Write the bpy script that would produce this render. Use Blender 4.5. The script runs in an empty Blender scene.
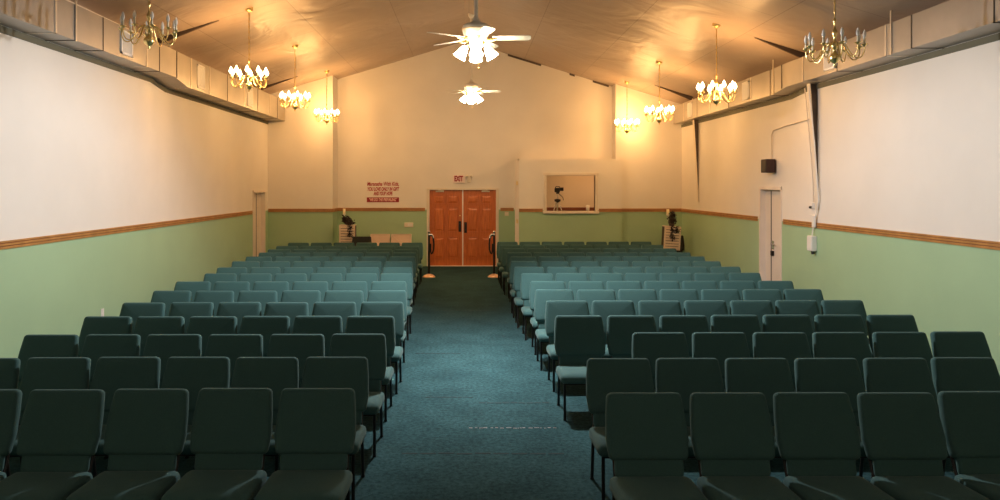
import bpy, bmesh, math, random
from mathutils import Vector, Matrix
random.seed(7)
PI = math.pi
SC = bpy.context.scene
COL = SC.collection

# ------------------------------------------------------------------ materials
def mat(name, col, rough=0.6, metal=0.0, noise=0.0, nscale=8.0, bump=0.0, bscale=60.0, bdist=0.01, col2=None, spec=None):
    m = bpy.data.materials.new(name); m.use_nodes = True
    nt = m.node_tree; b = nt.nodes['Principled BSDF']
    b.inputs['Base Color'].default_value = (*col, 1)
    b.inputs['Roughness'].default_value = rough
    b.inputs['Metallic'].default_value = metal
    if spec is not None: b.inputs['Specular IOR Level'].default_value = spec
    tc = nt.nodes.new('ShaderNodeTexCoord')
    if noise > 0 or col2:
        n = nt.nodes.new('ShaderNodeTexNoise'); n.inputs['Scale'].default_value = nscale
        n.inputs['Detail'].default_value = 4
        nt.links.new(tc.outputs['Object'], n.inputs['Vector'])
        r = nt.nodes.new('ShaderNodeValToRGB')
        c2 = col2 if col2 else tuple(c * (1 - noise) for c in col)
        r.color_ramp.elements[0].position = 0.35; r.color_ramp.elements[1].position = 0.65
        r.color_ramp.elements[0].color = (*c2, 1); r.color_ramp.elements[1].color = (*col, 1)
        nt.links.new(n.outputs['Fac'], r.inputs['Fac'])
        nt.links.new(r.outputs['Color'], b.inputs['Base Color'])
    if bump > 0:
        n2 = nt.nodes.new('ShaderNodeTexNoise'); n2.inputs['Scale'].default_value = bscale
        n2.inputs['Detail'].default_value = 3
        nt.links.new(tc.outputs['Object'], n2.inputs['Vector'])
        bp = nt.nodes.new('ShaderNodeBump'); bp.inputs['Strength'].default_value = bump
        bp.inputs['Distance'].default_value = bdist
        nt.links.new(n2.outputs['Fac'], bp.inputs['Height'])
        nt.links.new(bp.outputs['Normal'], b.inputs['Normal'])
    return m

def lamp_mat(name, col, strength, sampled=False):
    m = bpy.data.materials.new(name); m.use_nodes = True
    b = m.node_tree.nodes['Principled BSDF']
    b.inputs['Base Color'].default_value = (0.9, 0.88, 0.82, 1)
    b.inputs['Emission Color'].default_value = (*col, 1)
    b.inputs['Emission Strength'].default_value = strength
    if not sampled: m.cycles.emission_sampling = 'NONE'
    return m

M = {}
M['wall_white'] = mat('cream_wall_paint', (0.80, 0.75, 0.68), 0.75, noise=0.04, nscale=1.5, bump=0.08, bscale=25)
M['wall_green'] = mat('green_wall_paint', (0.37, 0.54, 0.33), 0.6, noise=0.05, nscale=1.5, bump=0.05, bscale=25)
M['fabric'] = mat('teal_fabric', (0.050, 0.118, 0.114), 0.9, noise=0.12, nscale=140, bump=0.25, bscale=420, bdist=0.002, spec=0.25)
M['fabric_side'] = M['fabric']
M['black_metal'] = mat('dark_brown_metal', (0.018, 0.014, 0.012), 0.35, 0.3)
M['black'] = mat('black_plastic', (0.012, 0.011, 0.011), 0.45)
M['dark_fabric'] = mat('black_fabric', (0.014, 0.017, 0.016), 0.9, noise=0.2, nscale=80, bump=0.2, bscale=300, bdist=0.002)
M['brass'] = mat('polished_brass', (0.88, 0.66, 0.28), 0.30, 1.0)
M['candle'] = mat('ivory_candle_sleeve', (0.80, 0.72, 0.52), 0.5)
M['galv'] = mat('galvanized_sheet', (0.44, 0.40, 0.35), 0.40, 0.45, noise=0.14, nscale=2.2, bump=0.05, bscale=3.5, bdist=0.02)
M['galv_dark'] = mat('duct_joint', (0.10, 0.075, 0.05), 0.6, 0.3)
M['galv_light'] = mat('duct_cleat', (0.70, 0.63, 0.52), 0.35, 0.5)
M['register'] = mat('white_register', (0.88, 0.87, 0.85), 0.5)
M['register_dark'] = mat('register_gap', (0.10, 0.095, 0.09), 0.7)
M['white_paint'] = mat('white_enamel', (0.80, 0.77, 0.72), 0.35, noise=0.03, nscale=4)
M['door_cream'] = mat('cream_door_paint', (0.78, 0.69, 0.60), 0.5, noise=0.05, nscale=3)
M['steel_frame'] = mat('rusty_steel_primer', (0.12, 0.085, 0.065), 0.7, noise=0.3, nscale=5)
M['frame_flange'] = mat('cream_flange_paint', (0.74, 0.66, 0.55), 0.6)
M['chrome'] = mat('chrome', (0.75, 0.73, 0.70), 0.18, 1.0)
M['copper'] = mat('copper_base', (0.95, 0.62, 0.42), 0.28, 0.7)
M['cream_board'] = mat('cream_board', (0.74, 0.55, 0.42), 0.6, noise=0.06, nscale=5)
M['slat'] = mat('whitewashed_slat', (0.80, 0.64, 0.50), 0.6, noise=0.08, nscale=9)
M['slat_back'] = mat('dark_stained_back', (0.06, 0.035, 0.025), 0.7)
M['leaf'] = mat('dark_red_leaf', (0.030, 0.012, 0.012), 0.6, noise=0.5, nscale=30)
M['exit_face'] = mat('exit_face', (0.86, 0.72, 0.66), 0.4)
M['red'] = mat('red_letters', (0.42, 0.008, 0.010), 0.5)
M['dark_red'] = mat('dark_red_letters', (0.30, 0.006, 0.008), 0.5)
M['pink'] = mat('pale_pink_letters', (0.85, 0.50, 0.45), 0.5)
M['plate'] = mat('almond_plate', (0.74, 0.66, 0.52), 0.4)
M['wax'] = mat('cream_wax', (0.86, 0.76, 0.52), 0.5)
M['speaker'] = mat('dark_brown_speaker', (0.030, 0.010, 0.008), 0.6)
M['shade_glass'] = lamp_mat('lit_frosted_shade', (1.0, 0.84, 0.58), 36.0, True)
M['flame'] = lamp_mat('lit_flame_bulb', (1.0, 0.80, 0.46), 9.0)
M['white_blade'] = mat('white_fan_blade', (0.84, 0.80, 0.74), 0.45)

fb_ = M['fabric'].node_tree.nodes['Principled BSDF']
fb_.inputs['Sheen Weight'].default_value = 0.12; fb_.inputs['Sheen Roughness'].default_value = 0.45
fb_.inputs['Sheen Tint'].default_value = (0.75, 1.0, 0.97, 1)
def glass_bulb():
    m = bpy.data.materials.new('clear_bulb_glass'); m.use_nodes = True
    b = m.node_tree.nodes['Principled BSDF']
    b.inputs['Base Color'].default_value = (0.95, 0.93, 0.88, 1)
    b.inputs['Roughness'].default_value = 0.12
    b.inputs['Transmission Weight'].default_value = 0.3
    b.inputs['IOR'].default_value = 1.25
    return m
M['bulb_glass'] = glass_bulb()

def wood_door():
    m = mat('red_oak_door', (0.40, 0.105, 0.028), 0.38)
    nt = m.node_tree; b = nt.nodes['Principled BSDF']
    tc = nt.nodes.new('ShaderNodeTexCoord'); mp = nt.nodes.new('ShaderNodeMapping')
    mp.inputs['Scale'].default_value = (14, 14, 1.2)
    n = nt.nodes.new('ShaderNodeTexNoise'); n.inputs['Scale'].default_value = 3; n.inputs['Detail'].default_value = 6
    r = nt.nodes.new('ShaderNodeValToRGB')
    r.color_ramp.elements[0].position = 0.3; r.color_ramp.elements[0].color = (0.46, 0.118, 0.026, 1)
    r.color_ramp.elements[1].position = 0.7; r.color_ramp.elements[1].color = (0.66, 0.19, 0.046, 1)
    nt.links.new(tc.outputs['Object'], mp.inputs['Vector']); nt.links.new(mp.outputs['Vector'], n.inputs['Vector'])
    nt.links.new(n.outputs['Fac'], r.inputs['Fac']); nt.links.new(r.outputs['Color'], b.inputs['Base Color'])
    return m
M['door_wood'] = wood_door()
M['wood_band'] = mat('honey_wood_rail', (0.52, 0.25, 0.075), 0.4, noise=0.25, nscale=6)
M['wood_dark'] = mat('red_brown_rail_groove', (0.20, 0.055, 0.02), 0.45)

def carpet():
    m = bpy.data.materials.new('teal_carpet'); m.use_nodes = True
    nt = m.node_tree; N = nt.nodes; Lk = nt.links; b = N['Principled BSDF']
    b.inputs['Roughness'].default_value = 1.0; b.inputs['Specular IOR Level'].default_value = 0.08
    tc = N.new('ShaderNodeTexCoord')
    n1 = N.new('ShaderNodeTexNoise'); n1.inputs['Scale'].default_value = 26; n1.inputs['Detail'].default_value = 8; n1.inputs['Roughness'].default_value = 0.75
    n2 = N.new('ShaderNodeTexNoise'); n2.inputs['Scale'].default_value = 2.3; n2.inputs['Detail'].default_value = 4
    Lk.new(tc.outputs['Object'], n1.inputs['Vector']); Lk.new(tc.outputs['Object'], n2.inputs['Vector'])
    r1 = N.new('ShaderNodeValToRGB')
    r1.color_ramp.elements[0].position = 0.30; r1.color_ramp.elements[0].color = (0.009, 0.028, 0.032, 1)
    r1.color_ramp.elements[1].position = 0.72; r1.color_ramp.elements[1].color = (0.052, 0.126, 0.135, 1)
    Lk.new(n1.outputs['Fac'], r1.inputs['Fac'])
    mx = N.new('ShaderNodeMixRGB'); mx.blend_type = 'MULTIPLY'; mx.inputs['Fac'].default_value = 0.7
    r2 = N.new('ShaderNodeValToRGB')
    r2.color_ramp.elements[0].position = 0.3; r2.color_ramp.elements[0].color = (0.50, 0.53, 0.55, 1)
    r2.color_ramp.elements[1].position = 0.7; r2.color_ramp.elements[1].color = (1, 1, 1, 1)
    Lk.new(n2.outputs['Fac'], r2.inputs['Fac'])
    Lk.new(r1.outputs['Color'], mx.inputs['Color1']); Lk.new(r2.outputs['Color'], mx.inputs['Color2'])
    Lk.new(mx.outputs['Color'], b.inputs['Base Color'])
    bp = N.new('ShaderNodeBump'); bp.inputs['Strength'].default_value = 0.6; bp.inputs['Distance'].default_value = 0.012
    Lk.new(n1.outputs['Fac'], bp.inputs['Height']); Lk.new(bp.outputs['Normal'], b.inputs['Normal'])
    return m
M['carpet'] = carpet()
M['seam'] = mat('dark_carpet_seam', (0.018, 0.034, 0.036), 1.0)
M['fray'] = mat('pale_frayed_backing', (0.50, 0.46, 0.44), 0.9, noise=0.6, nscale=40)

def ceiling_mat():
    m = bpy.data.materials.new('tan_ceiling_sheeting'); m.use_nodes = True
    nt = m.node_tree; N = nt.nodes; Lk = nt.links; b = N['Principled BSDF']
    b.inputs['Roughness'].default_value = 0.42; b.inputs['Specular IOR Level'].default_value = 0.35
    tc = N.new('ShaderNodeTexCoord')
    br = N.new('ShaderNodeTexBrick'); br.offset = 0.5
    br.inputs['Scale'].default_value = 1.0
    br.inputs['Color1'].default_value = (0.44, 0.345, 0.28, 1); br.inputs['Color2'].default_value = (0.41, 0.32, 0.26, 1)
    br.inputs['Mortar'].default_value = (0.27, 0.20, 0.15, 1)
    br.inputs['Mortar Size'].default_value = 0.006; br.inputs['Brick Width'].default_value = 2.4; br.inputs['Row Height'].default_value = 1.5
    mp = N.new('ShaderNodeMapping'); mp.inputs['Rotation'].default_value = (0, 0, PI / 2)
    Lk.new(tc.outputs['Object'], mp.inputs['Vector']); Lk.new(mp.outputs['Vector'], br.inputs['Vector'])
    Lk.new(br.outputs['Color'], b.inputs['Base Color'])
    n = N.new('ShaderNodeTexNoise'); n.inputs['Scale'].default_value = 0.9; n.inputs['Detail'].default_value = 3; n.inputs['Distortion'].default_value = 0.6
    Lk.new(tc.outputs['Object'], n.inputs['Vector'])
    bp = N.new('ShaderNodeBump'); bp.inputs['Strength'].default_value = 0.55; bp.inputs['Distance'].default_value = 0.15
    Lk.new(n.outputs['Fac'], bp.inputs['Height']); Lk.new(bp.outputs['Normal'], b.inputs['Normal'])
    return m
M['ceiling'] = ceiling_mat()

# ------------------------------------------------------------------ mesh helpers
class MB:
    def __init__(s): s.v = []; s.f = []; s.m = []; s.sm = []
    def add(s, vs, fs, mi=0, smooth=False):
        o = len(s.v); s.v += [tuple(v) for v in vs]
        for f in fs:
            s.f.append([i + o for i in f]); s.m.append(mi); s.sm.append(smooth)
    def box(s, x0, x1, y0, y1, z0, z1, mi=0):
        s.add([(x0,y0,z0),(x1,y0,z0),(x1,y1,z0),(x0,y1,z0),(x0,y0,z1),(x1,y0,z1),(x1,y1,z1),(x0,y1,z1)],
              [(3,2,1,0),(4,5,6,7),(0,1,5,4),(1,2,6,5),(2,3,7,6),(3,0,4,7)], mi)
    def hexa(s, p, mi=0):   # p: bottom four then top four
        s.add(p, [(3,2,1,0),(4,5,6,7),(0,1,5,4),(1,2,6,5),(2,3,7,6),(3,0,4,7)], mi)
    def prism(s, pts, axis, a, b, mi=0):   # polygon extruded along an axis
        def P(u, v, w):
            return {'x': (w, u, v), 'y': (u, w, v), 'z': (u, v, w)}[axis]
        n = len(pts)
        vs = [P(u, v, a) for u, v in pts] + [P(u, v, b) for u, v in pts]
        s.add(vs, [tuple(range(n - 1, -1, -1)), tuple(range(n, 2 * n))] + [(i, (i + 1) % n, n + (i + 1) % n, n + i) for i in range(n)], mi)
    def tube(s, pts, r, seg=8, mi=0, smooth=True, caps=True):
        pts = [Vector(p) for p in pts]
        rs = r if isinstance(r, (list, tuple)) else [r] * len(pts)
        vs = []; fs = []
        up = None
        for i, p in enumerate(pts):
            if i == 0: d = pts[1] - p
            elif i == len(pts) - 1: d = p - pts[i - 1]
            else: d = (pts[i + 1] - p).normalized() + (p - pts[i - 1]).normalized()
            d = d.normalized() if d.length > 1e-9 else Vector((0, 0, 1))
            if up is None:
                up = Vector((0, 0, 1)) if abs(d.z) < 0.9 else Vector((1, 0, 0))
            a = d.cross(up)
            if a.length < 1e-6: a = d.cross(Vector((0, 1, 0)))
            a.normalize(); b2 = a.cross(d).normalized(); up = b2
            for k in range(seg):
                t = 2 * PI * k / seg
                vs.append(p + a * math.cos(t) * rs[i] + b2 * math.sin(t) * rs[i])
        for i in range(len(pts) - 1):
            for k in range(seg):
                fs.append((i*seg+k, i*seg+(k+1) % seg, (i+1)*seg+(k+1) % seg, (i+1)*seg+k))
        s.add(vs, fs, mi, smooth)
        if caps:
            n = (len(pts) - 1) * seg
            s.add(vs[:seg], [tuple(range(seg - 1, -1, -1))], mi); s.add(vs[n:], [tuple(range(seg))], mi)
    def lathe(s, prof, seg=16, c=(0, 0, 0), mi=0, M4=None):
        vs = []; fs = []; n = len(prof)
        for k in range(seg):
            t = 2 * PI * k / seg
            for r, z in prof:
                v = Vector((max(r, 1e-4) * math.cos(t), max(r, 1e-4) * math.sin(t), z))
                if M4 is not None: v = M4 @ v
                vs.append((v.x + c[0], v.y + c[1], v.z + c[2]))
        for k in range(seg):
            k2 = (k + 1) % seg
            for i in range(n - 1):
                fs.append((k*n+i, k2*n+i, k2*n+i+1, k*n+i+1))
        s.add(vs, fs, mi, True)
    def rings(s, rings, mi=0, smooth=True):   # lofted closed rings, both ends closed by fans
        n = len(rings[0]); vs = [p for r in rings for p in r]; fs = []
        for i in range(len(rings) - 1):
            for k in range(n):
                fs.append((i*n+k, i*n+(k+1) % n, (i+1)*n+(k+1) % n, (i+1)*n+k))
        o = len(vs)
        c0 = sum((Vector(p) for p in rings[0]), Vector()) / n; c1 = sum((Vector(p) for p in rings[-1]), Vector()) / n
        vs += [c0, c1]; e = (len(rings) - 1) * n
        for k in range(n):
            fs.append((o, (k+1) % n, k)); fs.append((o + 1, e + k, e + (k+1) % n))
        s.add(vs, fs, mi, smooth)
    def mesh(s, name, mats):
        me = bpy.data.meshes.new(name); me.from_pydata(s.v, [], s.f); me.update()
        for m in mats: me.materials.append(m)
        for p, mi, sm in zip(me.polygons, s.m, s.sm): p.material_index = mi; p.use_smooth = sm
        bm = bmesh.new(); bm.from_mesh(me); bmesh.ops.recalc_face_normals(bm, faces=bm.faces[:]); bm.to_mesh(me); bm.free()
        return me
    def build(s, name, mats, parent=None, loc=None, rot=None):
        if not isinstance(mats, (list, tuple)): mats = [mats]
        o = bpy.data.objects.new(name, s.mesh(name, mats)); COL.objects.link(o)
        if parent: o.parent = parent
        if loc: o.location = loc
        if rot: o.rotation_euler = rot
        return o

def tag(o, label=None, cat=None, group=None, kind=None):
    if label: o['label'] = label
    if cat: o['category'] = cat
    if group: o['group'] = group
    if kind: o['kind'] = kind
    return o
def thing(name, label, cat, loc=(0, 0, 0), rz=0, group=None):
    o = bpy.data.objects.new(name, None); COL.objects.link(o)
    o.location = loc; o.rotation_euler = (0, 0, rz); o.empty_display_size = 0.1
    return tag(o, label, cat, group)
def structure(o): o['kind'] = 'structure'; return o
def dup(root, loc, rz, label=None, group=None):
    def cp(o, parent):
        c = o.copy(); COL.objects.link(c); c.parent = parent
        for ch in list(o.children): cp(ch, c)
        return c
    r = cp(root, None); r.location = loc; r.rotation_euler = (root.rotation_euler.x, root.rotation_euler.y, rz)
    if label: r['label'] = label
    if group: r['group'] = group
    return r
def bevel(o, w, seg=2):
    m = o.modifiers.new('bevel', 'BEVEL'); m.width = w; m.segments = seg; m.limit_method = 'ANGLE'; m.angle_limit = math.radians(40)
    return o
def text_mesh(body, size, loc, material, name, parent=None, width=None, shear=0.0, bold=0.0, depth=0.002, rot=(PI/2, 0, 0)):
    cu = bpy.data.curves.new(name, 'FONT'); cu.body = body; cu.size = size; cu.align_x = 'CENTER'; cu.align_y = 'CENTER'
    cu.extrude = depth; cu.shear = shear; cu.offset = bold
    t = bpy.data.objects.new(name, cu); COL.objects.link(t)
    bpy.context.view_layer.update()
    dg = bpy.context.evaluated_depsgraph_get()
    me = bpy.data.meshes.new_from_object(t.evaluated_get(dg))
    bpy.data.objects.remove(t)
    if width:
        xs = [v.co.x for v in me.vertices]; k = width / (max(xs) - min(xs))
        for v in me.vertices: v.co.x *= k
    me.materials.clear(); me.materials.append(material)
    o = bpy.data.objects.new(name, me); COL.objects.link(o); o.location = loc; o.rotation_euler = rot
    if parent: o.parent = parent
    return o

# ------------------------------------------------------------------ the hall's dimensions
RX, RZ = -0.1, 6.1
SL, SR = 0.30, 0.31
RAIL = 1.537
def ceil_z(x): return RZ - (SL * (RX - x) if x < RX else SR * (x - RX))
Y0, YB, YL, YR = -3.5, 19.9, 19.2, 19.4
def XL(y): return -5.14 - (y - 8) * 0.0107
def XR(y): return 5.77 - (y - 8) * 0.0135

# floor with worn seams
b = MB(); b.box(-6.2, 6.6, Y0 - 0.3, 21.6, -0.2, 0.0)
structure(b.build('floor', M['carpet']))
b = MB()
for (x0, x1, y) in ((-0.45, 0.05, 7.62), (0.10, 0.82, 7.42), (-0.55, 0.8, 6.02), (-0.6, 0.5, 12.9), (-0.7, -0.1, 9.6)):
    pts = 9
    for i in range(pts):
        xa = x0 + (x1 - x0) * i / pts; xb = x0 + (x1 - x0) * (i + 0.85) / pts
        j = random.uniform(-0.006, 0.006)
        b.box(xa, xb, y + j - 0.010, y + j + 0.010, -0.004, 0.0025)
structure(b.build('floor_seam', M['seam']))
b = MB(); x = 0.0
while x < 0.78:
    w = random.uniform(0.01, 0.045); j = random.uniform(-0.008, 0.008)
    b.box(x, x + w, 6.65 + j - 0.004, 6.65 + j + random.uniform(0.002, 0.007), -0.004, 0.004)
    x += w + random.uniform(0.002, 0.035)
structure(b.build('floor_seam_fray', M['fray']))

# ceiling: two slopes
b = MB()
for xa, xb in ((-6.2, RX), (RX, 6.6)):
    n = 1
    za, zb = ceil_z(xa), ceil_z(xb)
    b.hexa([(xa, Y0 - .3, za), (xb, Y0 - .3, zb), (xb, 21.6, zb), (xa, 21.6, za),
            (xa, Y0 - .3, za + .12), (xb, Y0 - .3, zb + .12), (xb, 21.6, zb + .12), (xa, 21.6, za + .12)])
structure(b.build('ceiling', M['ceiling']))

# walls: run along u, split at the chair rail into cream above and green below, with holes
def wall_run(name, p0, p1, thick, us, zs, holes, top, green=True, mats=None):
    p0 = Vector((*p0, 0)); p1 = Vector((*p1, 0)); L = (p1 - p0).length; d = (p1 - p0) / L; n = Vector((-d.y, d.x, 0))  # n points outwards
    us = sorted(set([0, L] + us)); zs = sorted(set([0, RAIL] + zs)); b = MB()
    for i in range(len(us) - 1):
        ua, ub = us[i], us[i + 1]; um = (ua + ub) / 2
        cols = [z for z in zs]
        for j in range(len(cols)):
            za = cols[j]; last = j == len(cols) - 1
            ta, tb = (top(p0 + d * ua), top(p0 + d * ub)) if last else (cols[j + 1], cols[j + 1])
            zm = (za + min(ta, tb)) / 2
            if any(h[0] - 1e-4 < um < h[1] + 1e-4 and h[2] - 1e-4 < zm < h[3] + 1e-4 for h in holes): continue
            A, B = p0 + d * ua, p0 + d * ub; C, D = B + n * thick, A + n * thick
            q = [(A.x, A.y, za), (B.x, B.y, za), (C.x, C.y, za), (D.x, D.y, za), (A.x, A.y, ta), (B.x, B.y, tb), (C.x, C.y, tb), (D.x, D.y, ta)]
            b.hexa(q, 1 if (green and za < RAIL - 0.01) else 0)
    return structure(b.build(name, mats or [M['wall_white'], M['wall_green']]))
ctop = lambda p: ceil_z(p.x) + 0.05

# left wall from the front to the back corner (its outside is to the left: run from front to back)
LLen = (Vector((XL(YL), YL)) - Vector((XL(Y0), Y0))).length
LD0, LD1, LDZ = 17.82 - Y0, 18.95 - Y0, 2.07
wall_run('wall_left', (XL(Y0), Y0), (XL(YL + .7), YL + .7), 0.15, [LD0, LD1], [LDZ], [(LD0, LD1, 0, LDZ)], lambda p: ceil_z(XL(19)) + 0.03)
# right wall (outside is to the right: run from back to front)
RB = 20.1
RD0, RD1, RDZ = RB - 14.38, RB - 13.38, 2.17
wall_run('wall_right', (XR(RB), RB), (XR(Y0), Y0), 0.15, [RD0, RD1], [RDZ], [(RD0, RD1, 0, RDZ)], lambda p: ceil_z(5.6) + 0.02)
# back wall, door opening and the opening behind the booth
DX0, DX1, DZ = -1.10, 0.76, 2.07
BX0, BX1 = 1.31, 4.0
o0 = -3.56
wall_run('wall_back', (-3.9, YB), (4.3, YB), 0.18, [u + 3.9 for u in (DX0, DX1, RX, BX0 + .14, BX1 - .14)], [DZ, 2.75],
         [(DX0 + 3.9, DX1 + 3.9, 0, DZ), (BX0 + .14 + 3.9, BX1 - .14 + 3.9, 0, 2.75)], ctop)
wall_run('wall_back_left', (XL(YL) - .05, YL), (-3.56, YL), YB - YL, [], [], [], ctop)
wall_run('wall_back_right', (3.87, YR), (XR(YR) + .05, YR), YB - YR, [], [], [], ctop)
wall_run('wall_front', (XR(Y0) + .1, Y0), (XL(Y0) - .1, Y0), 0.15, [abs(XR(Y0) + .1 - RX)], [], [], ctop)
# booth projecting from the back wall
BY = 19.25; BT = 2.88
WX0, WX1, WZ0, WZ1 = 2.03, 3.30, 1.52, 2.45
wall_run('wall_booth', (BX0, BY), (BX1, BY), 0.12, [WX0 - BX0, WX1 - BX0], [WZ0, WZ1], [(WX0 - BX0, WX1 - BX0, WZ0, WZ1)], lambda p: BT)
b = MB()
for x0, x1 in ((BX0, BX0 + .12), (BX1 - .12, BX1)):
    b.box(x0, x1, BY + .12, YB, 0, RAIL, 1); b.box(x0, x1, BY + .12, YB, RAIL, BT, 0)
b.box(BX0, BX1, BY + .12, YB, BT - .1, BT, 0)
structure(b.build('wall_booth_side', [M['wall_white'], M['wall_green']]))
b = MB()
b.box(BX0 - .1, BX1 + .1, 21.0, 21.12, 0, 2.95); b.box(BX0, BX0 + .14, YB + .18, 21.0, 0, 2.95); b.box(BX1 - .14, BX1, YB + .18, 21.0, 0, 2.95)
b.box(BX0, BX1, YB + .18, 21.0, 2.75, 2.95)
structure(b.build('wall_booth_inner', M['wall_white']))
b = MB(); b.box(BX0 + .14, BX1 - .14, 20.96, 21.0, 1.42, 1.56)
structure(b.build('trim_7', M['wood_dark']))
# booth window frame
b = MB(); f = .07
b.box(WX0 - f, WX0, BY - .03, BY + .13, WZ0 - f, WZ1 + f); b.box(WX1, WX1 + f, BY - .03, BY + .13, WZ0 - f, WZ1 + f)
b.box(WX0 - f - .02, WX1 + f + .02, BY - .035, BY + .13, WZ1, WZ1 + f); b.box(WX0 - f - .03, WX1 + f + .03, BY - .06, BY + .13, WZ0 - f, WZ0)
structure(bevel(b.build('window_1', M['frame_flange']), .006))
# narrow white corner post with hinges at the booth's left edge
b = MB(); b.box(BX0 - .10, BX0, BY + .02, BY + .12, 0, BT - .03)
w = structure(b.build('door_5', M['door_cream']))
b = MB()
for z in (0.25, 1.2, 2.2): b.box(BX0 - .075, BX0 - .03, BY - .0, BY + .02, z, z + .10)
b.build('hinge', M['brass'], w)

# chair rails: moulded profile in three bands
def rail(name, p0, p1):
    p0 = Vector((*p0, 0)); p1 = Vector((*p1, 0)); d = (p1 - p0).normalized(); n = Vector((d.y, -d.x, 0))   # n points into the room
    b = MB()
    for za, zb, t, mi in ((-.045, -.018, .018, 0), (-.018, -.008, .010, 1), (-.008, .016, .026, 0), (.016, .025, .012, 1), (.025, .045, .02, 0)):
        A, B, C, D = p0, p1, p1 + n * t, p0 + n * t
        b.hexa([(v.x, v.y, RAIL + za) for v in (A, B, C, D)] + [(v.x, v.y, RAIL + zb) for v in (A, B, C, D)], mi)
    return structure(b.build(name, [M['wood_band'], M['wood_dark']]))
rail('trim_1', (XL(Y0), Y0), (XL(17.75), 17.75))
rail('trim_2', (XR(YR), YR), (XR(14.46), 14.46))
rail('trim_3', (XR(13.30), 13.30), (XR(Y0), Y0))
rail('trim_4', (XL(YL) + .02, YL), (-3.56, YL))
rail('trim_5', (-3.56, YB), (DX0 - .09, YB))
rail('trim_14', (-3.56, YL - .02), (-3.56, YB))
rail('trim_6', (DX1 + .09, YB), (BX0 - .1, YB))
rail('trim_8', (BX0, BY), (WX0 - f - .03, BY))
rail('trim_9', (WX1 + f + .03, BY), (BX1, BY))
rail('trim_10', (BX1, YR), (XR(YR) - .02, YR))
# loose dark strip along the top of the back wall
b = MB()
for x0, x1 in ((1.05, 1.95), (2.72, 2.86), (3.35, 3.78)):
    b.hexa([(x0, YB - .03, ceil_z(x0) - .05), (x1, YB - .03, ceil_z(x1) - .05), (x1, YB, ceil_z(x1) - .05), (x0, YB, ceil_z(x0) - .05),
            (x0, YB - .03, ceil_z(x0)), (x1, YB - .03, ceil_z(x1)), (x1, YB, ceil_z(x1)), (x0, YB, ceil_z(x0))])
structure(b.build('trim_11', M['steel_frame']))

# ------------------------------------------------------------------ steel frames: tapered columns on the right, haunches at the ceiling
for i, y in enumerate((12.05, 18.05)):
    b = MB(); x = XR(y); zt = ceil_z(x); zb = 1.78
    d = .17 if i == 0 else .15
    b.prism([(x, zb), (x, zt), (x - d, zt)], 'y', y, y + .012, 0)
    w = .055
    b.hexa([(x - .012, y - w, zb), (x, y - w, zb), (x, y + w, zb), (x - .012, y + w, zb), (x - d - .012, y - w, zt), (x - d, y - w, zt), (x - d, y + w, zt), (x - d - .012, y + w, zt)], 1)
    structure(b.build('steel_column', [M['steel_frame'], M['frame_flange']]))
def haunch(y, xa, xe, drop, w=.07):
    b = MB(); za, ze = ceil_z(xa), ceil_z(xe)
    b.hexa([(xa, y - w, za - .004), (xe, y - w, ze - drop), (xe, y + w, ze - drop), (xa, y + w, za - .004),
            (xa, y - w, za + .03), (xe, y - w, ze + .03), (xe, y + w, ze + .03), (xa, y + w, za + .03)])
    structure(b.build('steel_haunch', M['steel_frame']))
haunch(12.05, 4.68, 5.60, .12, .02); haunch(18.05, 4.55, 5.5, .10, .02)
haunch(12.05, -4.10, -5.1, .10, .02); haunch(18.05, -4.2, -5.1, .07, .02)
haunch(6.05, 4.35, 5.7, .03, .03); haunch(6.05, -4.3, -5.1, .12)

# ------------------------------------------------------------------ ducts
def duct(name, label, side, y_tr, near, far, y_end):
    # near / far: (x_face, z_bottom, z_top); inner side is the wall
    t = thing(name, label, 'air duct', (0, 0, 0))
    XW = XL if side < 0 else XR
    b = MB()
    def sect(y, p): xw = XW(y) - side * .004; return [(xw, y, p[1]), (p[0], y, p[1]), (p[0], y, p[2]), (xw, y, min(p[2], ceil_z(xw) - .05))]
    rings = [sect(Y0 + .05, near), sect(y_tr - .35, near), sect(y_tr + .25, far), sect(y_end, far)]
    vs = [p for r in rings for p in r]; fs = []
    for i in range(3):
        for k in range(4): fs.append((i*4+k, i*4+(k+1) % 4, (i+1)*4+(k+1) % 4, (i+1)*4+k))
    fs += [(0, 1, 2, 3), (12, 13, 14, 15)]
    b.add(vs, fs); b.build('duct_run', M['galv'], t)
    # joints: raised cleats around the face and underside
    return t
LN, LF = (-4.78, 3.957, 4.39), (-4.80, 3.87, 4.39)
RN, RF = (5.36, 3.86, 4.26), (5.37, 3.80, 4.25)
tl = duct('air_duct', 'boxy sheet metal duct running along the top of the left wall', -1, 12.3, LN, LF, 19.17)
tr = duct('air_duct', 'boxy sheet metal duct running along the top of the right wall', 1, 12.75, RN, RF, 19.3)
def joints(t, side, ys, near, far, ytr):
    XW = XL if side < 0 else XR
    for y, kind in ys:
        p = near if y < ytr else far
        b = MB(); w = .007 if kind == 'd' else .018; e = .007
        s = -side
        xf = p[0]; xo = xf + s * e
        b.box(min(xf - s*.002, xo), max(xf - s*.002, xo), y - w, y + w, p[1] - e, p[2])
        xw = XW(y) + s * .004
        b.box(min(xw, xo), max(xw, xo), y - w, y + w, p[1] - e, p[1] + .002)
        b.build('joint', M['galv_dark'] if kind == 'd' else M['galv_light'], t)
joints(tl, -1, [(y, k) for y, k in ((6.2, 'l'), (7.35, 'd'), (8.5, 'l'), (8.92, 'd'), (9.6, 'd'), (10.9, 'l'), (11.35, 'd'), (12.02, 'd'), (12.7, 'l'), (13.6, 'l'), (14.6, 'd'), (15.7, 'l'), (16.7, 'd'), (17.7, 'l'), (18.4, 'd'))], LN, LF, 12.3)
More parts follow.
